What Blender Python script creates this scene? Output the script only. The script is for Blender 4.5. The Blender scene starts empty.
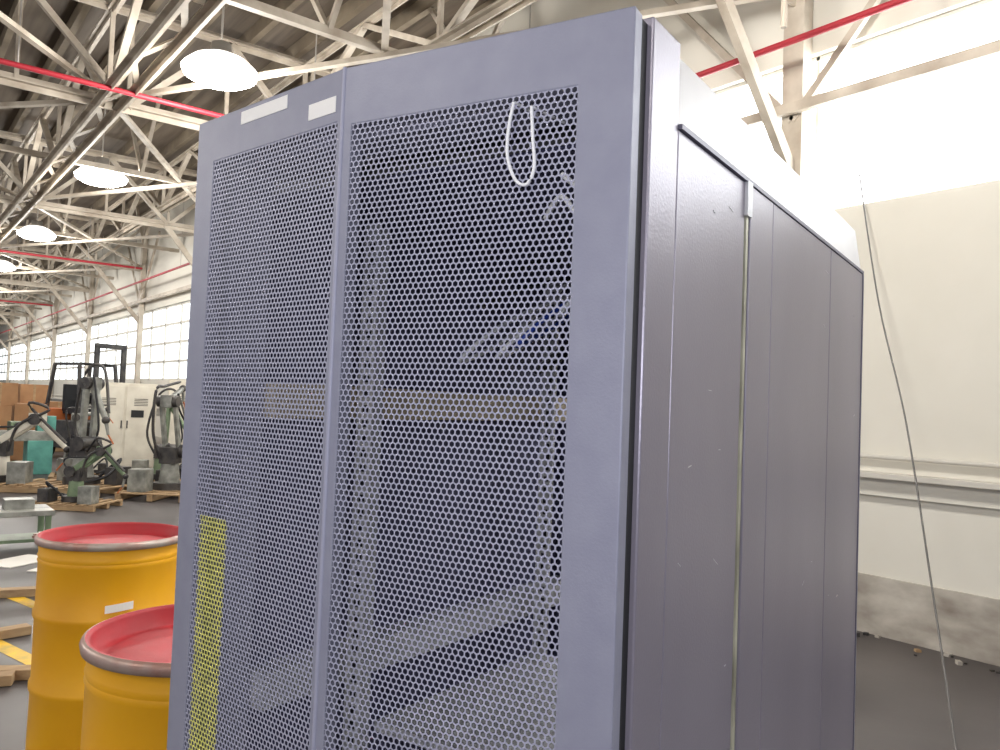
import bpy, math, random
import numpy as np
from mathutils import Vector, Matrix, Euler
random.seed(7)
HD=math.radians(38.0); CH,SH=math.cos(HD),math.sin(HD)
H=1.55
def W(X,Y,z=0.0):
    # metres right / metres ahead of the viewer's stand point -> building coordinates
    return Vector((X*CH+Y*SH, -X*SH+Y*CH, z))

# ------------------------------------------------------------------ materials
def srgb(r,g,b):
    f=lambda c:(c/255/12.92) if c/255<=0.04045 else ((c/255+0.055)/1.055)**2.4
    return (f(r),f(g),f(b),1)
def mat(name,c,rough=0.5,metal=0.0,c2=None,scale=5.0,amt=0.5,detail=5,bump=0.0,bscale=60,emis=0,stretch=None,spec=0.5):
    m=bpy.data.materials.new(name); m.use_nodes=True
    nt=m.node_tree; b=nt.nodes['Principled BSDF']
    b.inputs['Roughness'].default_value=rough; b.inputs['Metallic'].default_value=metal
    b.inputs['Specular IOR Level'].default_value=spec
    b.inputs['Base Color'].default_value=c
    tc=nt.nodes.new('ShaderNodeTexCoord')
    src=tc.outputs['Object']
    if stretch:
        mp=nt.nodes.new('ShaderNodeMapping'); mp.inputs['Scale'].default_value=stretch
        nt.links.new(src,mp.inputs['Vector']); src=mp.outputs['Vector']
    if c2:
        n=nt.nodes.new('ShaderNodeTexNoise'); n.inputs['Scale'].default_value=scale; n.inputs['Detail'].default_value=detail
        nt.links.new(src,n.inputs['Vector'])
        r=nt.nodes.new('ShaderNodeValToRGB'); r.color_ramp.elements[0].position=0.5-amt*0.3; r.color_ramp.elements[1].position=0.5+amt*0.3
        r.color_ramp.elements[0].color=c; r.color_ramp.elements[1].color=c2
        nt.links.new(n.outputs['Fac'],r.inputs['Fac']); nt.links.new(r.outputs['Color'],b.inputs['Base Color'])
    if bump:
        n2=nt.nodes.new('ShaderNodeTexNoise'); n2.inputs['Scale'].default_value=bscale; n2.inputs['Detail'].default_value=4
        nt.links.new(tc.outputs['Object'],n2.inputs['Vector'])
        bp=nt.nodes.new('ShaderNodeBump'); bp.inputs['Strength'].default_value=bump; bp.inputs['Distance'].default_value=0.01
        nt.links.new(n2.outputs['Fac'],bp.inputs['Height']); nt.links.new(bp.outputs['Normal'],b.inputs['Normal'])
    if emis:
        b.inputs['Emission Color'].default_value=c; b.inputs['Emission Strength'].default_value=emis
    return m
M={}
M['rack']=mat('rack_paint',srgb(149,150,167),0.45,0.1,srgb(139,140,159),30,0.8,bump=0.05,bscale=400)
M['rackside']=mat('rack_side_paint',srgb(156,151,163),0.32,0.25,srgb(122,116,130),3,1.2,detail=8,bump=0.05,bscale=300,stretch=(1,1,0.5))
M['racktrim']=mat('rack_trim',srgb(112,110,126),0.45,0.2)
M['mesh']=mat('perforated_steel',srgb(164,165,186),0.45,0.1)
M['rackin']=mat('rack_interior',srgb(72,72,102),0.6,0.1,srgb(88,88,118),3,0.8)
M['zinc']=mat('zinc_rail',srgb(225,225,230),0.4,0.2,srgb(205,205,205),20,0.6)
M['tan']=mat('tan_rail',srgb(224,206,176),0.5,0.1)
M['black']=mat('black_rubber',srgb(24,24,28),0.6)
M['cap']=mat('cap_bright_lit',srgb(250,247,245),0.4,0.0,srgb(240,237,235),8,0.8)  # near-white colour stands in for strong light on the sloped cap
M['label']=mat('label_paper',srgb(250,248,245),0.5)
M['yelstrip']=mat('yellow_label',srgb(222,218,120),0.5,c2=srgb(196,194,116),scale=60,amt=0.5)
M['seam']=mat('seam_steel',srgb(230,228,205),0.4,0.3,srgb(110,108,90),25,0.7,stretch=(1,1,0.3))  # pale steel of the frame showing in the panel gap
M['white']=mat('white_plastic',srgb(248,248,250),0.4)
M['blue']=mat('blue_cable',srgb(60,90,200),0.4)
M['red']=mat('drum_red',srgb(182,36,46),0.55,c2=srgb(160,58,62),scale=5,amt=0.8,detail=9,bump=0.15,bscale=20,spec=0.25)
M['yel']=mat('drum_yellow',srgb(242,180,24),0.4,c2=srgb(228,160,14),scale=3,amt=0.8,bump=0.05,bscale=20)
M['ring']=mat('drum_ring_steel',srgb(186,180,172),0.4,0.3,srgb(170,132,120),9,0.5)
M['truss']=mat('truss_paint',srgb(212,203,188),0.6,c2=srgb(154,141,125),scale=3,amt=0.8)
M['deck']=mat('roof_deck',srgb(118,106,92),0.8,c2=srgb(80,70,60),scale=1.5,amt=0.8,stretch=(6,0.4,1))
M['joist']=mat('roof_joist',srgb(146,134,114),0.8,c2=srgb(104,92,78),scale=2,amt=0.8)
M['redpipe']=mat('sprinkler_red',srgb(165,40,52),0.5)
M['lamp']=mat('lamp_glow',(1,0.97,0.92,1),0.5,emis=25)
M['lampg']=mat('lamp_shade_glow',(1,0.96,0.9,1),0.4,emis=2)
M['lamph']=mat('lamp_housing',srgb(190,186,180),0.4,0.3)
M['wall']=mat('wall_paint',srgb(230,227,217),0.8,c2=srgb(214,210,198),scale=0.9,amt=1.0,bump=0.1,bscale=8)
M['wallb']=mat('wall_base_dirty',srgb(210,205,194),0.85,c2=srgb(128,118,108),scale=3,amt=0.9,detail=9,bump=0.3,bscale=12,stretch=(1,1,2))
M['win']=mat('window_frosted',(0.95,0.98,1.0,1),0.5,emis=7)
M['win2']=mat('window_dim_glow',(0.9,0.97,1.0,1),0.5,emis=1.6)  # emission set lower so these panes glare less
M['mull']=mat('window_mullion',srgb(205,201,192),0.6)
M['floor']=mat('concrete_floor',srgb(98,93,91),0.5,c2=srgb(52,48,49),scale=0.55,amt=0.9,detail=9,bump=0.12,bscale=6)
M['yline']=mat('line_yellow',srgb(236,190,40),0.6,c2=srgb(190,160,70),scale=8,amt=0.4)
M['wood']=mat('pallet_wood',srgb(178,150,112),0.8,c2=srgb(140,112,82),scale=5,amt=0.8,stretch=(1,6,6))
M['card']=mat('cardboard',srgb(170,128,90),0.85,c2=srgb(150,110,76),scale=3)
M['teal']=mat('teal_enamel',srgb(96,160,148),0.5,c2=srgb(72,132,122),scale=5)
M['cream']=mat('cream_enamel',srgb(222,216,200),0.5,c2=srgb(202,194,178),scale=3)
M['dark']=mat('dark_machine',srgb(52,50,52),0.5,0.3,srgb(84,80,76),8)
M['grey']=mat('grey_machine',srgb(160,160,152),0.45,0.2,srgb(110,110,104),7)
M['orange']=mat('orange_paint',srgb(186,104,56),0.5)
M['green']=mat('green_paint',srgb(122,140,108),0.5,c2=srgb(94,112,86),scale=6)
M['wire']=mat('wire_grey',srgb(100,98,96),0.5,0.4)
M['paper']=mat('paper_scrap',srgb(225,220,212),0.8)

# ------------------------------------------------------------------ mesh builder
class MB:
    def __init__(s): s.v=[];s.f=[];s.m=[];s.sm=[];s.mats=[]
    def mi(s,k):
        if k not in s.mats: s.mats.append(k)
        return s.mats.index(k)
    def add(s,vs,fs,k,sm=False):
        o=len(s.v); s.v+= [tuple(v) for v in vs]; i=s.mi(k)
        for f in fs: s.f.append([a+o for a in f]); s.m.append(i); s.sm.append(sm)
    def box(s,c,d,k,rot=None):
        c=Vector(c); hx,hy,hz=d[0]/2,d[1]/2,d[2]/2
        vs=[Vector((x,y,z)) for x in(-hx,hx) for y in(-hy,hy) for z in(-hz,hz)]
        if rot is not None: vs=[rot@v for v in vs]
        vs=[v+c for v in vs]
        s.add(vs,[(0,1,3,2),(4,6,7,5),(0,4,5,1),(2,3,7,6),(0,2,6,4),(1,5,7,3)],k)
    def bb(s,a,b,k):
        s.box([(a[i]+b[i])/2 for i in range(3)],[abs(b[i]-a[i]) for i in range(3)],k)
    def beam(s,p,q,w,h,k):
        p=Vector(p);q=Vector(q);d=(q-p); L=d.length
        if L<1e-6:return
        d.normalize(); up=Vector((0,0,1)) if abs(d.z)<0.98 else Vector((0,1,0))
        x=d.cross(up).normalized(); z=x.cross(d)
        R=Matrix((x,d,z)).transposed()
        s.box((p+q)/2,(w,L,h),k,R)
    def angle(s,p,q,w,k,t=0.012):
        s.beam(p,q,w,t,k); s.beam(p,q,t,w,k)
    def cyl(s,p,q,r1,k,r2=None,n=16,cap=True):
        r2=r1 if r2 is None else r2
        p=Vector(p);q=Vector(q);d=(q-p).normalized()
        up=Vector((0,0,1)) if abs(d.z)<0.9 else Vector((1,0,0))
        x=d.cross(up).normalized(); y=d.cross(x)
        vs=[];
        for (c,r) in((p,r1),(q,r2)):
            for i in range(n):
                a=2*math.pi*i/n; vs.append(c+x*math.cos(a)*r+y*math.sin(a)*r)
        s.add(vs,[(i,(i+1)%n,n+(i+1)%n,n+i) for i in range(n)],k,True)
        if cap: s.add(vs,[tuple(range(n))[::-1],tuple(range(n,2*n))],k)
    def lathe(s,c,prof,k,n=48):
        c=Vector(c); vs=[]
        for (r,z) in prof:
            for i in range(n):
                a=2*math.pi*i/n; vs.append(c+Vector((r*math.cos(a),r*math.sin(a),z)))
        fs=[]
        for j in range(len(prof)-1):
            for i in range(n): fs.append((j*n+i,j*n+(i+1)%n,(j+1)*n+(i+1)%n,(j+1)*n+i))
        s.add(vs,fs,k,True)
    def tube(s,pts,r,k,n=8,sub=6):
        pts=[Vector(p) for p in pts]; P=[pts[0]]+pts+[pts[-1]]; out=[]
        for i in range(1,len(P)-2):
            for t in range(sub):
                u=t/sub;a,b,c,d=P[i-1],P[i],P[i+1],P[i+2]
                out.append(0.5*((2*b)+(c-a)*u+(2*a-5*b+4*c-d)*u*u+(3*b-a-3*c+d)*u**3))
        out.append(pts[-1]); vs=[]
        for i,p in enumerate(out):
            d=(out[min(i+1,len(out)-1)]-out[max(i-1,0)]).normalized()
            up=Vector((0,0,1)) if abs(d.z)<0.9 else Vector((1,0,0))
            x=d.cross(up).normalized();y=d.cross(x)
            for j in range(n):
                a=2*math.pi*j/n; vs.append(p+x*math.cos(a)*r+y*math.sin(a)*r)
        fs=[(i*n+j,i*n+(j+1)%n,(i+1)*n+(j+1)%n,(i+1)*n+j) for i in range(len(out)-1) for j in range(n)]
        s.add(vs,fs,k,True)
    def sphere(s,c,r,k,n=16):
        s.lathe(c,[(max(r*math.sin(math.pi*i/8),1e-4),-r*math.cos(math.pi*i/8)) for i in range(9)],k,n)
    def done(s,name,parent=None,loc=None,rotz=0,bevel=0):
        me=bpy.data.meshes.new(name); me.from_pydata(s.v,[],s.f)
        for k in s.mats: me.materials.append(M[k])
        me.polygons.foreach_set('material_index',s.m); me.polygons.foreach_set('use_smooth',s.sm)
        me.update(); o=bpy.data.objects.new(name,me); bpy.context.collection.objects.link(o)
        if loc is not None: o.location=loc
        o.rotation_euler=(0,0,rotz)
        if parent: o.parent=parent
        if bevel:
            b=o.modifiers.new('bevel','BEVEL'); b.width=bevel; b.segments=2; b.limit_method='ANGLE'
        return o
def empty(name,loc,rotz=0):
    e=bpy.data.objects.new(name,None); e.empty_display_size=0.2; bpy.context.collection.objects.link(e)
    e.location=loc; e.rotation_euler=(0,0,rotz); return e

# ------------------------------------------------------------------ room shell
XW=5.8; Y0=-8; Y1=62; XL=-14; ZR=6.3
b=MB(); b.bb((XL,Y0,-0.1),(XW+0.3,Y1,0),'floor'); b.done('floor')
b=MB(); b.bb((XL,Y0,ZR),(XW+0.3,Y1,ZR+0.12),'deck')
x=XL+0.3
while x<XW:
    b.bb((x-0.04,Y0,ZR-0.18),(x+0.04,Y1,ZR),'joist'); x+=0.62
b.done('ceiling')
YS=14.5
b=MB()
b.bb((XW,Y0,0.42),(XW+0.25,YS,3.15),'wall'); b.bb((XW-0.02,Y0,0),(XW+0.25,Y1,0.42),'wallb')
b.bb((XW,Y0,4.45),(XW+0.25,YS,ZR),'wall')
b.bb((XW,YS,0.42),(XW+0.25,Y1,1.85),'wall'); b.bb((XW,YS,3.75),(XW+0.25,Y1,ZR),'wall')
b.done('wall_right')
b=MB(); b.bb((XL,Y1,0),(XW+0.3,Y1+0.2,ZR),'wall'); b.done('wall_far')
def window(name,ya,yb,za,zb_,step,zs,k,mw=0.014):
    b=MB(); b.bb((XW+0.1,ya,za),(XW+0.14,yb,zb_),k)
    y=ya+0.5
    while y<yb:
        b.bb((XW+0.06,y-mw,za),(XW+0.1,y+mw,zb_),'mull'); y+=step
    for z in zs: b.bb((XW+0.06,ya,z-mw),(XW+0.1,yb,z+mw),'mull')
    b.done(name)
window('window_1',Y0,YS,3.15,4.45,2.2,(3.17,4.43),'win')
window('window_2',YS,Y1,1.85,3.75,1.3,(1.87,2.33,2.8,3.27,3.73),'win2',0.03)
# wall ledge / conduit
b=MB(); b.bb((XW-0.14,Y0,1.13),(XW,Y1,1.17),'mull'); b.bb((XW-0.05,Y0,1.0),(XW,Y1,1.13),'wall')
b.cyl((XW-0.05,Y0,1.28),(XW-0.05,Y1,1.28),0.018,'mull',n=8)
b.done('trim_1',bevel=0.004)

# ------------------------------------------------------------------ roof structure
def cross_truss(y,zb=4.9):
    b=MB(); zt=6.05; XE=XW-0.02
    b.angle((XL,y,zb),(XE,y,zb),0.15,'truss',0.02); b.angle((XL,y,zt),(XE,y,zt),0.13,'truss',0.02)
    x=XE-0.1;i=0
    while x>XL+1.3:
        a=(x,y,zb if i%2 else zt); c=(x-1.15,y,zt if i%2 else zb)
        b.beam(a,c,0.07,0.07,'truss'); b.beam((x,y,zb),(x,y,zt),0.045,0.045,'truss'); x-=1.15;i+=1
    b.beam((XE-0.05,y,3.4),(XE-1.3,y,zb),0.07,0.1,'truss')
    b.bb((XE-0.12,y-0.09,0),(XE,y+0.09,6.1),'truss')
    b.beam((XE-0.1,y,3.9),(XE-0.1,y+1.6,zb+0.8),0.05,0.06,'truss')
    b.beam((XE-0.1,y,3.9),(XE-0.1,y-1.6,zb+0.8),0.05,0.06,'truss')
    return b.done('roof_truss')
for i in range(9): cross_truss(3.6+6.6*i)
def long_truss(x,zb=4.85,w=0.16):
    b=MB(); zt=6.0
    for dx in(-w/2,w/2):
        b.angle((x+dx,Y0,zb),(x+dx,Y1-.1,zb),0.13,'truss',0.015)
    b.angle((x,Y0,zt),(x,Y1-.1,zt),0.12,'truss',0.02)
    y=Y0;i=0
    while y<Y1-1.8:
        b.beam((x,y,zb if i%2 else zt),(x,y+1.65,zt if i%2 else zb),0.08,0.06,'truss')
        b.beam((x-w/2,y,zb),(x+w/2,y+0.8,zb),0.06,0.02,'truss'); b.beam((x+w/2,y+0.8,zb),(x-w/2,y+1.65,zb),0.06,0.02,'truss')
        if i%2: b.beam((x,y,zt),(x,y,zb),0.05,0.05,'truss')
        y+=1.65;i+=1
    return b.done('roof_girder')
long_truss(2.0,4.85,0.24); long_truss(-3.5); long_truss(4.4,5.2,0.1)
b=MB()
for i in range(8):
    y=3.6+6.6*i
    b.beam((2.0,y,4.98),(XW-0.2,y+6.6,4.98),0.07,0.05,'truss'); b.beam((XW-0.2,y,4.93),(2.0,y+6.6,4.93),0.07,0.05,'truss')
    b.beam((-3.5,y,4.98),(2,y+6.6,4.98),0.07,0.05,'truss'); b.beam((2,y,4.93),(-3.5,y+6.6,4.93),0.07,0.05,'truss')
    b.beam((0.4,y+3.3,4.98),(XW-.1,y+3.3,4.98),0.08,0.08,'truss')
    for x in (0.5,3.2,4.9):
        b.beam((x,y+3.3,4.98),(x,y+4.3,6.2),0.05,0.05,'truss'); b.beam((x,y+3.3,4.98),(x,y+2.3,6.2),0.05,0.05,'truss')
b.beam((XW-0.18,Y0,3.98),(XW-0.18,Y1-.1,3.98),0.06,0.08,'truss')
b.done('roof_bracing')
# sprinkler pipes
b=MB()
for y in (9.4,22.6,35.8): 
    b.cyl((-8,y,4.8),(XW-.3,y,4.8),0.03,'redpipe',n=10)
    for x in (-6,-2,1,4.2): b.cyl((x,y,4.8),(x,y,6.2),0.008,'lamph',n=6)
b.cyl((5.3,Y0,4.36),(5.3,Y1-1,4.36),0.026,'redpipe',n=10)
for i in range(12): b.cyl((5.3,-1.5+4*i,4.36),(5.3,-1.5+4*i,6.2),0.008,'lamph',n=6)
b.done('sprinkler_pipe')
b=MB()
b.cyl((4.6,3.0,4.1),(4.6,3.0,6.2),0.02,'truss',n=10)
b.done('hanging_conduit')

# high bay lamps
def lamp(x,y,z=4.92,energy=250):
    b=MB()
    b.cyl((0,0,0.3),(0,0,ZR-z-0.02),0.012,'lamph',n=8)
    b.lathe((0,0,0),[(0.03,0.3),(0.1,0.29),(0.11,0.2),(0.17,0.16)],'lamph',28)
    b.lathe((0,0,0),[(0.17,0.16),(0.28,0.11),(0.37,0.03),(0.385,0.0)],'lampg',28)
    b.lathe((0,0,0),[(0.38,0.01),(0.365,-0.05),(0.27,-0.1),(0.15,-0.125),(0.001,-0.135)],'lamp',28)
    o=b.done('high_bay_lamp',loc=(x,y,z))
    l=bpy.data.lights.new('lamp_light','POINT'); l.energy=energy; l.shadow_soft_size=0.25; l.color=(1,0.96,0.9)
    lo=bpy.data.objects.new('bulb',l); bpy.context.collection.objects.link(lo); lo.parent=o; lo.location=(0,0,-0.45)
for y in (2.4,8.4,13.9,20.2,26.5,33,40,47): lamp(2.7,y)
for y in (-3,2.4,8.4,14,20): lamp(-4.5,y)

# ------------------------------------------------------------------ floor markings, debris
b=MB()
def line(a,c,w):
    a=W(*a,0.002);c=W(*c,0.002); d=(c-a).normalized(); n=Vector((-d.y,d.x,0))*w/2
    b.add([a-n,a+n,c+n,c-n],[(0,1,2,3)],'yline')
line((-4.6,6.8),(-3.2,5.75),0.1); line((-3.5,5.3),(-2.3,4.4),0.1)
b.done('floor_marking')
b=MB()
for i in range(80):
    y=random.uniform(-1,9); x=XW-0.06-abs(random.gauss(0,0.12)); s=random.uniform(0.015,0.055)
    b.box((x,y,s*0.25),(s,s*random.uniform(0.5,1.5),s*0.5),random.choice(['wallb','dark','dark','wood']),Euler((0,0,random.uniform(0,3))).to_matrix())
b.done('rubble_pile')

def pallet(b,c,L=1.2,Wd=1.0,rot=0,z=0):
    R=Euler((0,0,rot)).to_matrix()
    for i in range(3):
        b.box(Vector(c)+R@Vector((0,(i-1)*(Wd/2-0.05),z+0.055)),(L,0.08,0.09),'wood',R)
    for i in range(7):
        b.box(Vector(c)+R@Vector(((i-3)*(L/2-0.05)/3,0,z+0.11)),(0.1,Wd,0.022),'wood',R)
b=MB()
for (X,Y,a,L,z) in [(-3.75,5.9,-0.2,1.0,0.03),(-3.9,5.6,0.5,0.8,0.03),(-3.5,5.75,-0.25,0.7,0.085),(-2.75,4.3,-0.5,0.9,0.03),(-2.9,4.1,-0.3,0.9,0.03),(-2.8,4.2,0.9,0.6,0.085),(-3.1,4.9,0.2,0.6,0.03)]:
    b.box(W(X,Y,z),(L,0.09,0.055),'wood',Euler((0,0,a)).to_matrix())
b.done('lumber_stack',bevel=0.004)
b=MB()
for (X,Y,a,s) in [(-4.2,7.2,0.6,0.5),(-3.75,7.0,0.8,0.4),(-4.6,8.6,0.2,0.4)]:
    b.box(W(X,Y,0.006),(s,s*0.7,0.008),'paper',Euler((0,0,a)).to_matrix())
b.done('scrap_paper')
b=MB(); 
b.box((0,0,0.36),(0.75,0.5,0.05),'grey'); 
for dx in(-.33,.33):
    for dy in(-.2,.2): b.box((dx,dy,0.17),(0.05,0.05,0.34),'green')
b.box((0,0,0.1),(0.66,0.4,0.03),'green'); b.box((0.1,0,0.43),(0.25,0.2,0.1),'grey'); b.cyl((-.2,0,.38),(-.2,0,.5),0.07,'dark')
b.done('steel_stand',loc=W(-4.65,7.7),bevel=0.004)

# ------------------------------------------------------------------ drums
def drum(X,Y,label=None):
    b=MB(); R=0.29; h=0.93
    prof=[(R-0.02,0.0),(R,0.012),(R,0.02)]
    for z in (0.31,0.61):
        prof+=[(R-0.003,z-0.025),(R+0.005,z-0.01),(R+0.005,z+0.01),(R-0.003,z+0.025)]
    for z in (0.83,0.85): prof+=[(R-0.005,z-0.009),(R-0.001,z),(R-0.005,z+0.009)]
    prof+=[(R-0.004,h-0.03)]
    b.lathe((0,0,0),prof,'yel',64)
    b.lathe((0,0,0),[(R+0.002,h-0.032),(R+0.01,h-0.03),(R+0.013,h-0.014),(R+0.008,h-.003),(R+.001,h)],'ring',64)
    b.lathe((0,0,0),[(R+.001,h),(R-0.006,h-.001),(R-0.012,h-0.01),(R-0.017,h-0.05),(R-0.05,h-0.054),(R-0.065,h-0.047),(0.1,h-0.05),(0.001,h-0.044)],'red',64)
    a=math.radians(150 if label else 20); p=Vector((math.cos(a)*(R+.02),math.sin(a)*(R+.02),h-0.018)); t=Vector((-math.sin(a),math.cos(a),0))
    b.cyl(p-t*0.05,p+t*0.05,0.006,'ring',n=10); b.box(p-t*0.025,(0.016,0.016,0.02),'ring'); b.box(p+t*0.025,(0.016,0.016,0.02),'ring')
    if label:
        c=W(X,Y); a0=math.atan2(-c.y,-c.x)+label[0]; vs=[];n=8; r=R+0.0045
        for i in range(n+1):
            a=a0+(i/n-.5)*0.36; dz=(i/n-.5)*0.012
            for z in(label[1]-.016,label[1]+.016): vs.append((r*math.cos(a),r*math.sin(a),z+dz))
        b.add(vs,[(2*i,2*i+2,2*i+3,2*i+1) for i in range(n)],'label')
    return b.done('steel_drum',loc=W(X,Y,0))
drum(-1.665,3.55,(0.12,0.67)); drum(-0.75,2.16)

# ------------------------------------------------------------------ machinery in the distance
def robot(X,Y,rot,c1,pose=0,s=1.0):
    b=MB(); pallet(b,(0,0,0),1.3,1.0)
    z=0.12
    b.cyl((0,0,z),(0,0,z+0.1),0.24,'dark'); b.cyl((0,0,z+.1),(0,0,z+0.4),0.15,c1,r2=0.12)
    b.box((0,0,z+0.5),(0.26,0.24,0.24),'dark')
    sh=Vector((0.05,0,z+0.56))
    el=[Vector((-0.18,0,z+1.3)),Vector((-0.5,0,z+0.95)),Vector((0.08,0,z+1.4))][pose]
    wr=[Vector((0.45,0.05,z+1.5)),Vector((-0.95,0,z+0.5)),Vector((0.42,-0.1,z+0.9))][pose]
    b.cyl(sh+Vector((0,-.18,0)),sh+Vector((0,.18,0)),0.1,'dark'); 
    for dy in(-0.1,0.1): b.beam(sh+Vector((0,dy,0)),el+Vector((0,dy,0)),0.045,0.1,c1)
    b.cyl(el+Vector((0,-.15,0)),el+Vector((0,.15,0)),0.085,'dark'); b.box(el,(0.2,0.16,0.18),c1)
    b.cyl(el,wr,0.055,c1,r2=0.035); b.sphere(wr,0.055,'dark')
    b.cyl(wr,wr+Vector((0.05,0,-0.2)),0.028,'grey',r2=0.018); b.cyl(wr+Vector((.05,0,-.2)),wr+Vector((0.14,0,-0.32)),0.012,'orange')
    b.tube([sh+Vector((-.2,.1,-.1)),sh+Vector((-.35,.15,.3)),el+Vector((-.2,.1,.15)),el+Vector((.1,.1,.22)),wr+Vector((0,.05,.1))],0.022,'dark')
    b.tube([sh+Vector((.1,-.1,-.1)),sh+Vector((.3,-.15,.2)),el+Vector((.15,-.1,-.1)),el+Vector((.1,-.1,.12))],0.016,'black')
    b.tube([(0.2,0.1,z+.1),(0.45,0.2,z+0.35),(0.5,-.1,z+.15),(0.3,-.3,z+.05)],0.022,'black')
    b.box((-0.4,0.25,z+0.16),(0.26,0.26,0.32),'grey'); b.box((0.42,0.2,z+0.12),(0.2,0.3,0.24),'dark')
    o=b.done('welding_robot',loc=W(X,Y,0),rotz=rot,bevel=0.006); o.scale=(s,s,s)
robot(-6.25,12.2,-0.9,'grey',2,1.08)
robot(-4.85,12.0,0.9,'grey',0,1.0)
robot(-7.5,12.2,2.6,'cream',1,1.0)
robot(-5.5,10.6,2.4,'green',1,0.7)
robot(-5.6,13.5,-0.4,'green',2,0.9)
robot(-7.1,13.85,-0.2,'grey',0,0.75)
def cabinet(X,Y,w,d,h,k,rot=0):
    b=MB(); b.bb((-w/2,-d/2,0.06),(w/2,d/2,h),k); b.bb((-w/2+.03,-d/2+.03,0),(w/2-.03,d/2-.03,0.06),'dark')
    for sx in(-1,1):
        b.bb((sx*w/4-w/4+0.02,-d/2-0.02,0.12),(sx*w/4+w/4-0.02,-d/2,h-0.06),k)
        b.bb((sx*0.05-0.012,-d/2-0.05,h*.5),(sx*0.05+0.012,-d/2-0.02,h*.5+0.14),'dark')
        for i in range(5): b.bb((sx*w/4-0.12,-d/2-0.026,h*.75+i*.03),(sx*w/4+0.12,-d/2-0.019,h*.75+i*.03+.012),'dark')
    b.bb((w*.1,-d/2-0.03,h*.62),(w*.3,-d/2-0.02,h*.7),'black')
    b.done('electrical_cabinet',loc=W(X,Y,0),rotz=rot,bevel=0.008)
cabinet(-7.2,15.5,1.1,0.6,1.7,'cream',-0.2)
cabinet(-5.9,15.8,1.1,0.6,1.8,'cream',-0.25)
b=MB()
b.box((0,0,0.3),(0.5,0.55,0.6),'teal'); b.box((1.0,0,0.3),(0.4,0.5,0.6),'teal'); b.box((0.45,0,0.68),(1.6,0.4,0.18),'grey')
b.box((-0.05,0,0.95),(0.5,0.5,0.42),'teal'); b.cyl((0.2,0,0.98),(0.36,0,0.98),0.13,'grey'); b.box((0.65,0,0.85),(0.25,0.5,0.16),'green'); b.cyl((0.65,-.25,.85),(0.65,-.32,.85),0.08,'dark'); b.box((1.1,0,0.9),(0.3,0.24,0.28),'teal'); b.cyl((0.85,0,.95),(0.98,0,.95),0.04,'grey')
b.done('metal_lathe',loc=W(-9.1,14.0,0),rotz=0.0,bevel=0.01)
def boxstack(X,Y,rz):
    b=MB(); pallet(b,(0,0,0),1.3,1.1)
    for (x,y,z,w,d,h) in [(-.32,-.2,.12,.6,.6,.55),(.32,-.2,.12,.6,.6,.5),(-.3,-.15,.67,.62,.6,.5),(.33,-.18,.62,.55,.55,.6),(-.2,-.1,1.17,.6,.5,.45),(.4,.3,.12,.4,.35,.9)]:
        b.bb((x-w/2,y-d/2,z),(x+w/2,y+d/2,z+h),'card'); b.bb((x-.03,y-d/2-.002,z),(x+.03,y+d/2+.002,z+h+.002),'wood')
    b.done('cardboard_box_stack',loc=W(X,Y,0),rotz=rz,bevel=0.006)
boxstack(-9.75,16.1,-.1); boxstack(-11.3,19.8,.1)
b=MB()
b.box((0,0.1,0.55),(1.0,1.7,0.6),'dark'); b.box((0,0.85,0.75),(1.0,0.5,0.7),'orange')
for sx in(-1,1):
    for yy in(-.55,.7): b.cyl((sx*.42,yy,.28),(sx*.58,yy,.28),0.28,'black',n=20)
    b.beam((sx*.45,-.55,.8),(sx*.4,-.35,2.1),0.07,0.07,'dark'); b.beam((sx*.45,.9,1.0),(sx*.4,.7,2.1),0.07,0.07,'dark')
    b.beam((sx*.3,-.85,.1),(sx*.3,-.85,2.5),0.1,0.08,'dark'); b.box((sx*.22,-1.4,.12),(0.12,1.1,0.05),'dark')
    b.beam((sx*.4,-.37,2.1),(sx*.4,.72,2.1),0.06,0.06,'dark')
for i in range(7): b.beam((-.4,-.35+i*.17,2.12),(.4,-.35+i*.17,2.12),0.04,0.03,'dark')
b.box((0,-.85,2.5),(.7,.08,.1),'dark'); b.box((0,-.9,.5),(.8,.05,.4),'dark'); b.box((0,.3,1.05),(.5,.5,.12),'black'); b.box((0,.55,1.35),(.5,.1,.6),'black'); b.cyl((0,-.3,1.0),(0,-.15,1.35),.02,'black'); b.cyl((0,-.17,1.33),(0,-.13,1.38),.17,'black')
b.done('forklift',loc=W(-9.2,18.0,0),rotz=0.3,bevel=0.01)

# ------------------------------------------------------------------ hanging wire
b=MB()
b.tube([W(2.66,6.02,3.4),W(2.58,5.5,2.36),W(2.53,5.0,1.55),W(2.40,4.4,0.57),W(2.2,3.82,0.01)],0.006,'wire')
b.done('dangling_wire')

# ------------------------------------------------------------------ SERVER RACK
P0=W(0.129,0.726,0); RZ=-math.radians(72.6)
rack=empty('server_rack_cabinet',P0,RZ)
WD=0.634; D=0.985; ZT=H+0.363; ZS=H+0.277; ZB=0.09
b=MB()
b.bb((-0.035,0.0,ZB),(0,0.0655,ZT),'rackside'); b.bb((-WD,0.0,ZB),(-WD+0.035,0.0655,ZT),'rack')
b.bb((-WD+.035,0.001,ZT-0.06),(-.035,0.065,ZT-.001),'rack'); b.bb((-WD+.035,0.001,ZB),(-.035,0.065,ZB+0.07),'rack')
for x in(-0.055,-WD+.015):
    b.bb((x,D-0.06,ZB+.03),(x+0.04,D-.001,ZS-.001),'rackin')
b.bb((-WD+.013,0.066,ZB),(-.013,D-.001,ZB+0.03),'rackin')
b.bb((-WD+.001,0.066,ZS+.0005),(-0.001,D-0.002,ZS+0.005),'rackin')
b.done('frame',rack,bevel=0.002)
b=MB()
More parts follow.
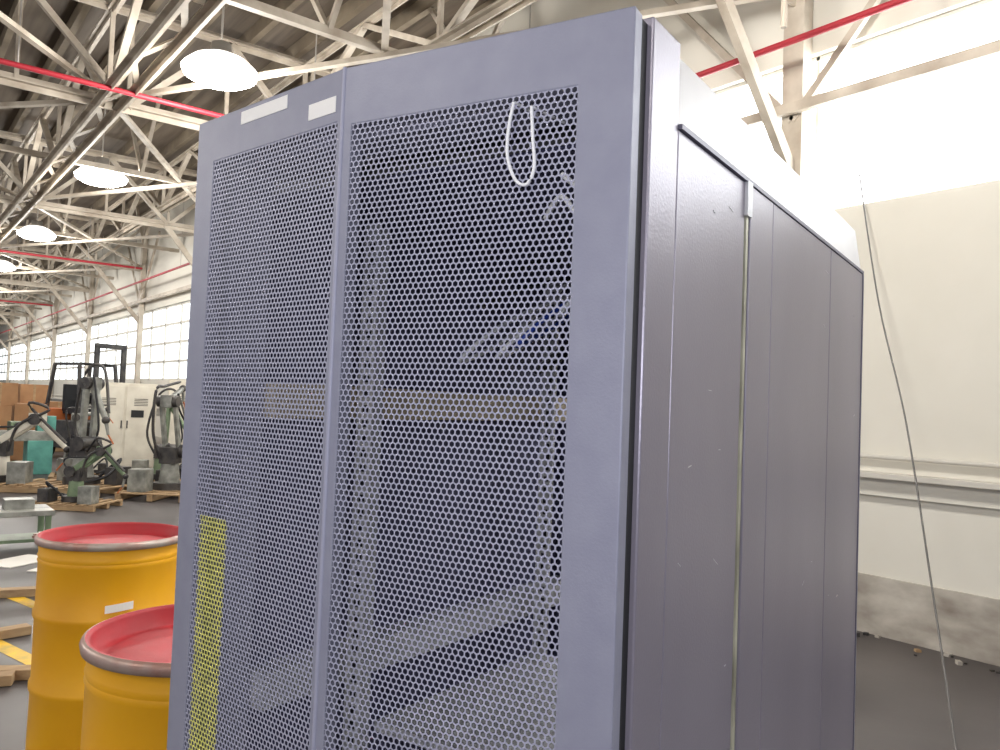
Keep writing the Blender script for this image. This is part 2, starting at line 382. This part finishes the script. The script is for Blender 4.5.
for x in(-WD/2-.25,-WD/2+.25):
    for y in(0.1,D-.12):
        b.cyl((x-.02,y,.04),(x+.02,y,.04),0.04,'black',n=20); b.bb((x-.03,y-.03,.06),(x+.03,y+.03,ZB),'zinc')
b.done('casters',rack)
b=MB()
for sx,x0,x1 in((1,0,-0.014),(-1,-WD,-WD+0.014)):
    vs=[(x0-0.002*sx,0.066,ZS+0.006),(x0-0.002*sx,D,ZS+0.006),(x1,D,ZT),(x1,0.066,ZT),(x1,0.066,ZS+.006),(x1,D,ZS+.006)]
    b.add(vs,[(0,1,2,3),(0,3,4),(1,5,2)],'cap')
b.bb((-WD+0.014,0.066,ZT-0.02),(-0.014,D,ZT),'cap'); b.bb((-WD+.014,D-.01,ZS+.006),(-.014,D,ZT-.02),'cap')
b.done('top_cover',rack)
b=MB()
b.bb((-0.012,0.0662,ZB),(0.0,0.274,ZS),'rackside')
b.bb((-0.012,0.291,ZB),(0.002,0.3835,ZS),'rackside'); b.bb((-0.012,0.3855,ZB),(0.002,0.7145,ZS),'rackside'); b.bb((-0.012,0.7175,ZB),(0.002,D-0.004,ZS),'rackside')
b.done('side_panel_right',rack,bevel=0.0012)
b=MB()
b.bb((-0.02,0.25,ZB),(-0.0125,D-.01,ZS-.003),'black')
b.bb((-0.0125,0.2745,ZB),(-0.007,0.2905,ZS-.003),'black')
b.bb((-0.007,0.2785,ZB),(0.0008,0.286,ZS-0.004),'seam')
b.bb((-0.002,0.273,ZS-0.04),(0.004,0.291,ZS+0.002),'zinc')
b.bb((-0.014,0.0665,ZS+.0005),(0.0035,D,ZS+0.0055),'racktrim'); b.bb((-0.012,D-0.0035,ZB),(0.0035,D,ZS),'racktrim')
# scuff scratches on the paint
for i in range(16):
    y=random.uniform(.08,.26) if i<8 else random.uniform(.4,.95); z=H+random.uniform(-.5,.24); L=random.uniform(.004,.02); a=random.uniform(-.6,.6); x=0.0002 if i<8 else .0022
    b.beam((x,y,z),(x,y+L*math.cos(a),z+L*math.sin(a)),0.0006,0.0007,'zinc')
b.done('side_trim',rack)
b=MB()
b.bb((-WD,0.067,ZB),(-WD+0.012,D-.001,ZS),'rackin'); 
for y in (0.286,0.384,0.715): b.bb((-WD-0.002,y-.003,ZB),(-WD,y+.003,ZS),'black')
b.done('side_panel_left',rack)
b=MB()
for x in(-0.09,-WD+0.075):
    for y in(0.21,0.74):
        b.bb((x-.003,y,ZB+.03),(x+.003,y+.05,ZS-.01),'zinc'); s=1 if x<-.3 else -1
        b.bb((min(x,x+s*.03),y-.002,ZB+.03),(max(x,x+s*.03),y+.001,ZS-.01),'zinc')
        z=0.2
        while z<ZS-.05:
            b.bb((x+s*.012,y-.0035,z),(x+s*.022,y-.0015,z+.01),'black'); z+=0.0222
for z,k in((H-0.03,'tan'),(H-0.43,'zinc'),(H-0.82,'zinc'),(H-1.2,'zinc')):
    b.bb((-WD+0.012,0.07,z),(-WD+0.055,D-.06,z+0.05),k)
    b.bb((-0.055,0.07,z),(-0.02,D-.06,z+0.042),'zinc')
b.bb((-WD+0.08,0.27,0.72),(-0.095,0.735,0.74),'zinc'); b.bb((-WD+0.08,0.27,0.25),(-0.095,0.735,0.43),'grey')
b.bb((-WD+0.08,0.27,1.04),(-0.095,0.735,1.055),'zinc')
b.done('mounting_rails',rack)
b=MB()
def fy(s,o): return -0.035-0.1*s-o
pts=[(.118,.287),(.1225,.262),(.1225,.235),(.113,.212),(.101,.207),(.094,.222),(.0965,.25),(.099,.28)]
b.tube([(-s,fy(s,.0035),H+z) for s,z in pts],0.0017,'white')
b.tube([(-.118,fy(.118,.0035),H+.287),(-.119,.01,H+.29)],0.0016,'white')
b.tube([(-.099,fy(.099,.0035),H+.28),(-.098,.01,H+.283)],0.0016,'white')
b.tube([(-.105,.02,H+.235),(-.085,.03,H+.22),(-.075,.03,H+.235),(-.07,.04,H+.21)],0.003,'white')
b.tube([(-.14,.05,H+.2),(-.11,.03,H+.215),(-.09,.03,H+.195),(-.07,.04,H+.2)],0.003,'white')
for i in range(9):
    x=-.5+i*.035; z=H+random.uniform(.1,.22)
    b.tube([(x,.75,ZS-.01),(x+.02,.5,z),(x+.06,.3,z-.06),(x+.1,.4,z+.02),(x+.08,.8,ZS-.01)],0.004,random.choice(['white','blue','black','black','blue','zinc']))
b.done('loose_cables',rack)
def sheet(name,parent,p0,p1,z0,z1,p,ratio,k,patch=None):
    p0=np.array(p0);p1=np.array(p1); L=np.linalg.norm(p1-p0); d=(p1-p0)/L
    R=p/math.sqrt(3); nx=int(L/p)+1; nz=int((z1-z0)/(1.5*R))+1
    I,J=np.meshgrid(np.arange(nx),np.arange(nz)); cx=(I+0.5*(J%2))*p; cz=J*1.5*R
    sel=(cx<L); cx=cx[sel].ravel(); cz=cz[sel].ravel()+z0
    ang=np.radians(30+60*np.arange(6)); N=len(cx)
    sO=np.stack([cx[:,None]+R*np.cos(ang),cz[:,None]+R*np.sin(ang)],-1)
    sI=np.stack([cx[:,None]+R*ratio*np.cos(ang),cz[:,None]+R*ratio*np.sin(ang)],-1)
    a=np.concatenate([sO,sI],1).reshape(-1,2)
    co=np.empty((len(a),3)); co[:,0]=p0[0]+a[:,0]*d[0]; co[:,1]=p0[1]+a[:,0]*d[1]; co[:,2]=a[:,1]
    q=np.array([[i,(i+1)%6,6+(i+1)%6,6+i] for i in range(6)])
    F=(np.arange(N)*12)[:,None,None]+q[None]
    F=F.reshape(-1)
    me=bpy.data.meshes.new(name); me.vertices.add(len(co)); me.vertices.foreach_set('co',co.ravel())
    me.loops.add(len(F)); me.loops.foreach_set('vertex_index',F.astype(np.int32))
    nf=len(F)//4; me.polygons.add(nf); me.polygons.foreach_set('loop_start',np.arange(nf,dtype=np.int32)*4)
    me.materials.append(M[k])
    if patch:
        me.materials.append(M[patch[0]]); inp=(cx>patch[1]*L)&(cx<patch[2]*L)&(cz>patch[3])&(cz<patch[4])
        me.polygons.foreach_set('material_index',np.repeat(inp.astype(np.int32),6))
    me.update(calc_edges=True); me.validate()
    o=bpy.data.objects.new(name,me); bpy.context.collection.objects.link(o); o.parent=parent; return o
A=(-0.002,-0.035); F_=(-0.329,-0.068); L_=(-0.634,-0.035)
def leafpt(P,Q,t,off=0.0):
    dx,dy=Q[0]-P[0],Q[1]-P[1]; L=math.hypot(dx,dy)
    n=(dy/L,-dx/L) if (-dx/L)>0 else (-dy/L,dx/L)
    return (P[0]+dx*t+n[0]*off,P[1]+dy*t+n[1]*off)
def strip(b,P,Q,t0,t1,z0,z1,k,o0=0.0,o1=0.02):
    a=leafpt(P,Q,t0,o0);c=leafpt(P,Q,t1,o0);e=leafpt(P,Q,t1,o1);f=leafpt(P,Q,t0,o1)
    vs=[(p[0],p[1],z) for z in(z0,z1) for p in(a,c,e,f)]
    b.add(vs,[(0,3,2,1),(4,5,6,7),(0,1,5,4),(1,2,6,5),(2,3,7,6),(3,0,4,7)],k)
ZD=H+0.358; zb=0.1
def leaf(P,Q,m0,m1,top,nm,patch=None,ratio=.7):
    b=MB(); ts=[0,m0,1-m1,1]; zs=[zb,zb+.08,ZD-top,ZD]; g={}
    vs=[];
    for o in(0.0,0.02):
        for j in range(4):
            for i in range(4):
                p=leafpt(P,Q,ts[i],o); g[(o>0,i,j)]=len(vs); vs.append((p[0],p[1],zs[j]))
    fs=[]
    for j in range(3):
        for i in range(3):
            if i==1 and j==1: continue
            for k in(False,True):
                q=[g[(k,i,j)],g[(k,i+1,j)],g[(k,i+1,j+1)],g[(k,i,j+1)]]
                fs.append(q[::-1] if not k else q)
    def wall(i0,j0,i1,j1): fs.append((g[(False,i0,j0)],g[(False,i1,j1)],g[(True,i1,j1)],g[(True,i0,j0)]))
    for i in range(3): wall(i,0,i+1,0); wall(i+1,3,i,3)
    for j in range(3): wall(0,j+1,0,j); wall(3,j,3,j+1)
    wall(2,1,1,1);wall(1,2,2,2);wall(1,1,1,2);wall(2,2,2,1)
    b.add(vs,fs,'rack'); b.done(nm+'_border',rack,bevel=0.0015)
    sheet(nm+'_perforated_sheet',rack,leafpt(P,Q,m0-.012,.0006),leafpt(P,Q,1-m1+.006,.0006),zb+.07,ZD-top+.003,0.0067,ratio,'mesh',patch)
leaf(A,F_,0.163,0.04,0.064,'door_right',ratio=.74)
leaf(F_,L_,0.03,0.14,0.058,'door_left',('yelstrip',0.72,0.95,H-0.95,H-0.155),.67)
b=MB()
b.cyl((F_[0],F_[1]+0.001,zb),(F_[0],F_[1]+.001,ZD),0.0028,'mesh',n=10)
strip(b,A,F_,0.004,0.03,zb,ZD-.002,'black',0.0205,0.034);  # black strip darkens the gap behind the door edge
strip(b,F_,L_,0.34,0.66,ZD-0.022,ZD-0.006,'label',-0.0006,0.0)
strip(b,F_,L_,0.04,0.2,ZD-0.046,ZD-0.028,'label',-0.0006,0.0)
b.done('door_trim_and_labels',rack)
b=MB(); b.bb((-.012,-.0135,zb),(-.006,-.0005,ZD-.002),'black'); b.bb((-WD+.006,-.012,zb),(-WD+.012,-.0005,ZD-.002),'black')  # black strips added as the shade in the gap between door and frame
b.done('door_gap_shade',rack)
b=MB(); y=D+.001
b.bb((-WD,y,zb),(-WD+.06,y+.02,ZS),'rack'); b.bb((-.06,y,zb),(0,y+.02,ZS),'rack'); b.bb((-WD+.06,y,ZS-.08),(-.06,y+.02,ZS),'rack'); b.bb((-WD+.06,y,zb),(-.06,y+.02,zb+.1),'rack')
b.done('rear_door_border',rack)
sheet('rear_door_perforated_sheet',rack,(-WD+.055,y+.01),(-.055,y+.01),zb+.09,ZS-.075,0.011,0.7,'rackin')

# ------------------------------------------------------------------ light + camera
w=bpy.data.worlds.new('World'); bpy.context.scene.world=w; w.use_nodes=True
w.node_tree.nodes['Background'].inputs[0].default_value=(0.86,0.9,1,1); w.node_tree.nodes['Background'].inputs[1].default_value=0.72
cam=bpy.data.cameras.new('camera'); cam.sensor_width=36; cam.lens=36*804/1000; cam.clip_start=0.02; cam.clip_end=300
co=bpy.data.objects.new('camera',cam); bpy.context.collection.objects.link(co)
R=Matrix.Rotation(-HD,4,'Z')@Matrix.Rotation(math.radians(92.14),4,'X')@Matrix.Rotation(0.038,4,'Z')
co.matrix_world=Matrix.Translation((0,0,H))@R
bpy.context.scene.camera=co
l=bpy.data.lights.new('camera_flash','POINT'); l.energy=9.5; l.shadow_soft_size=0.02; l.color=(0.9,0.91,1)
lo=bpy.data.objects.new('camera_flash',l); bpy.context.collection.objects.link(lo); lo.location=W(-0.04,-0.02,H+0.07)
bpy.context.scene.view_settings.view_transform='Standard'
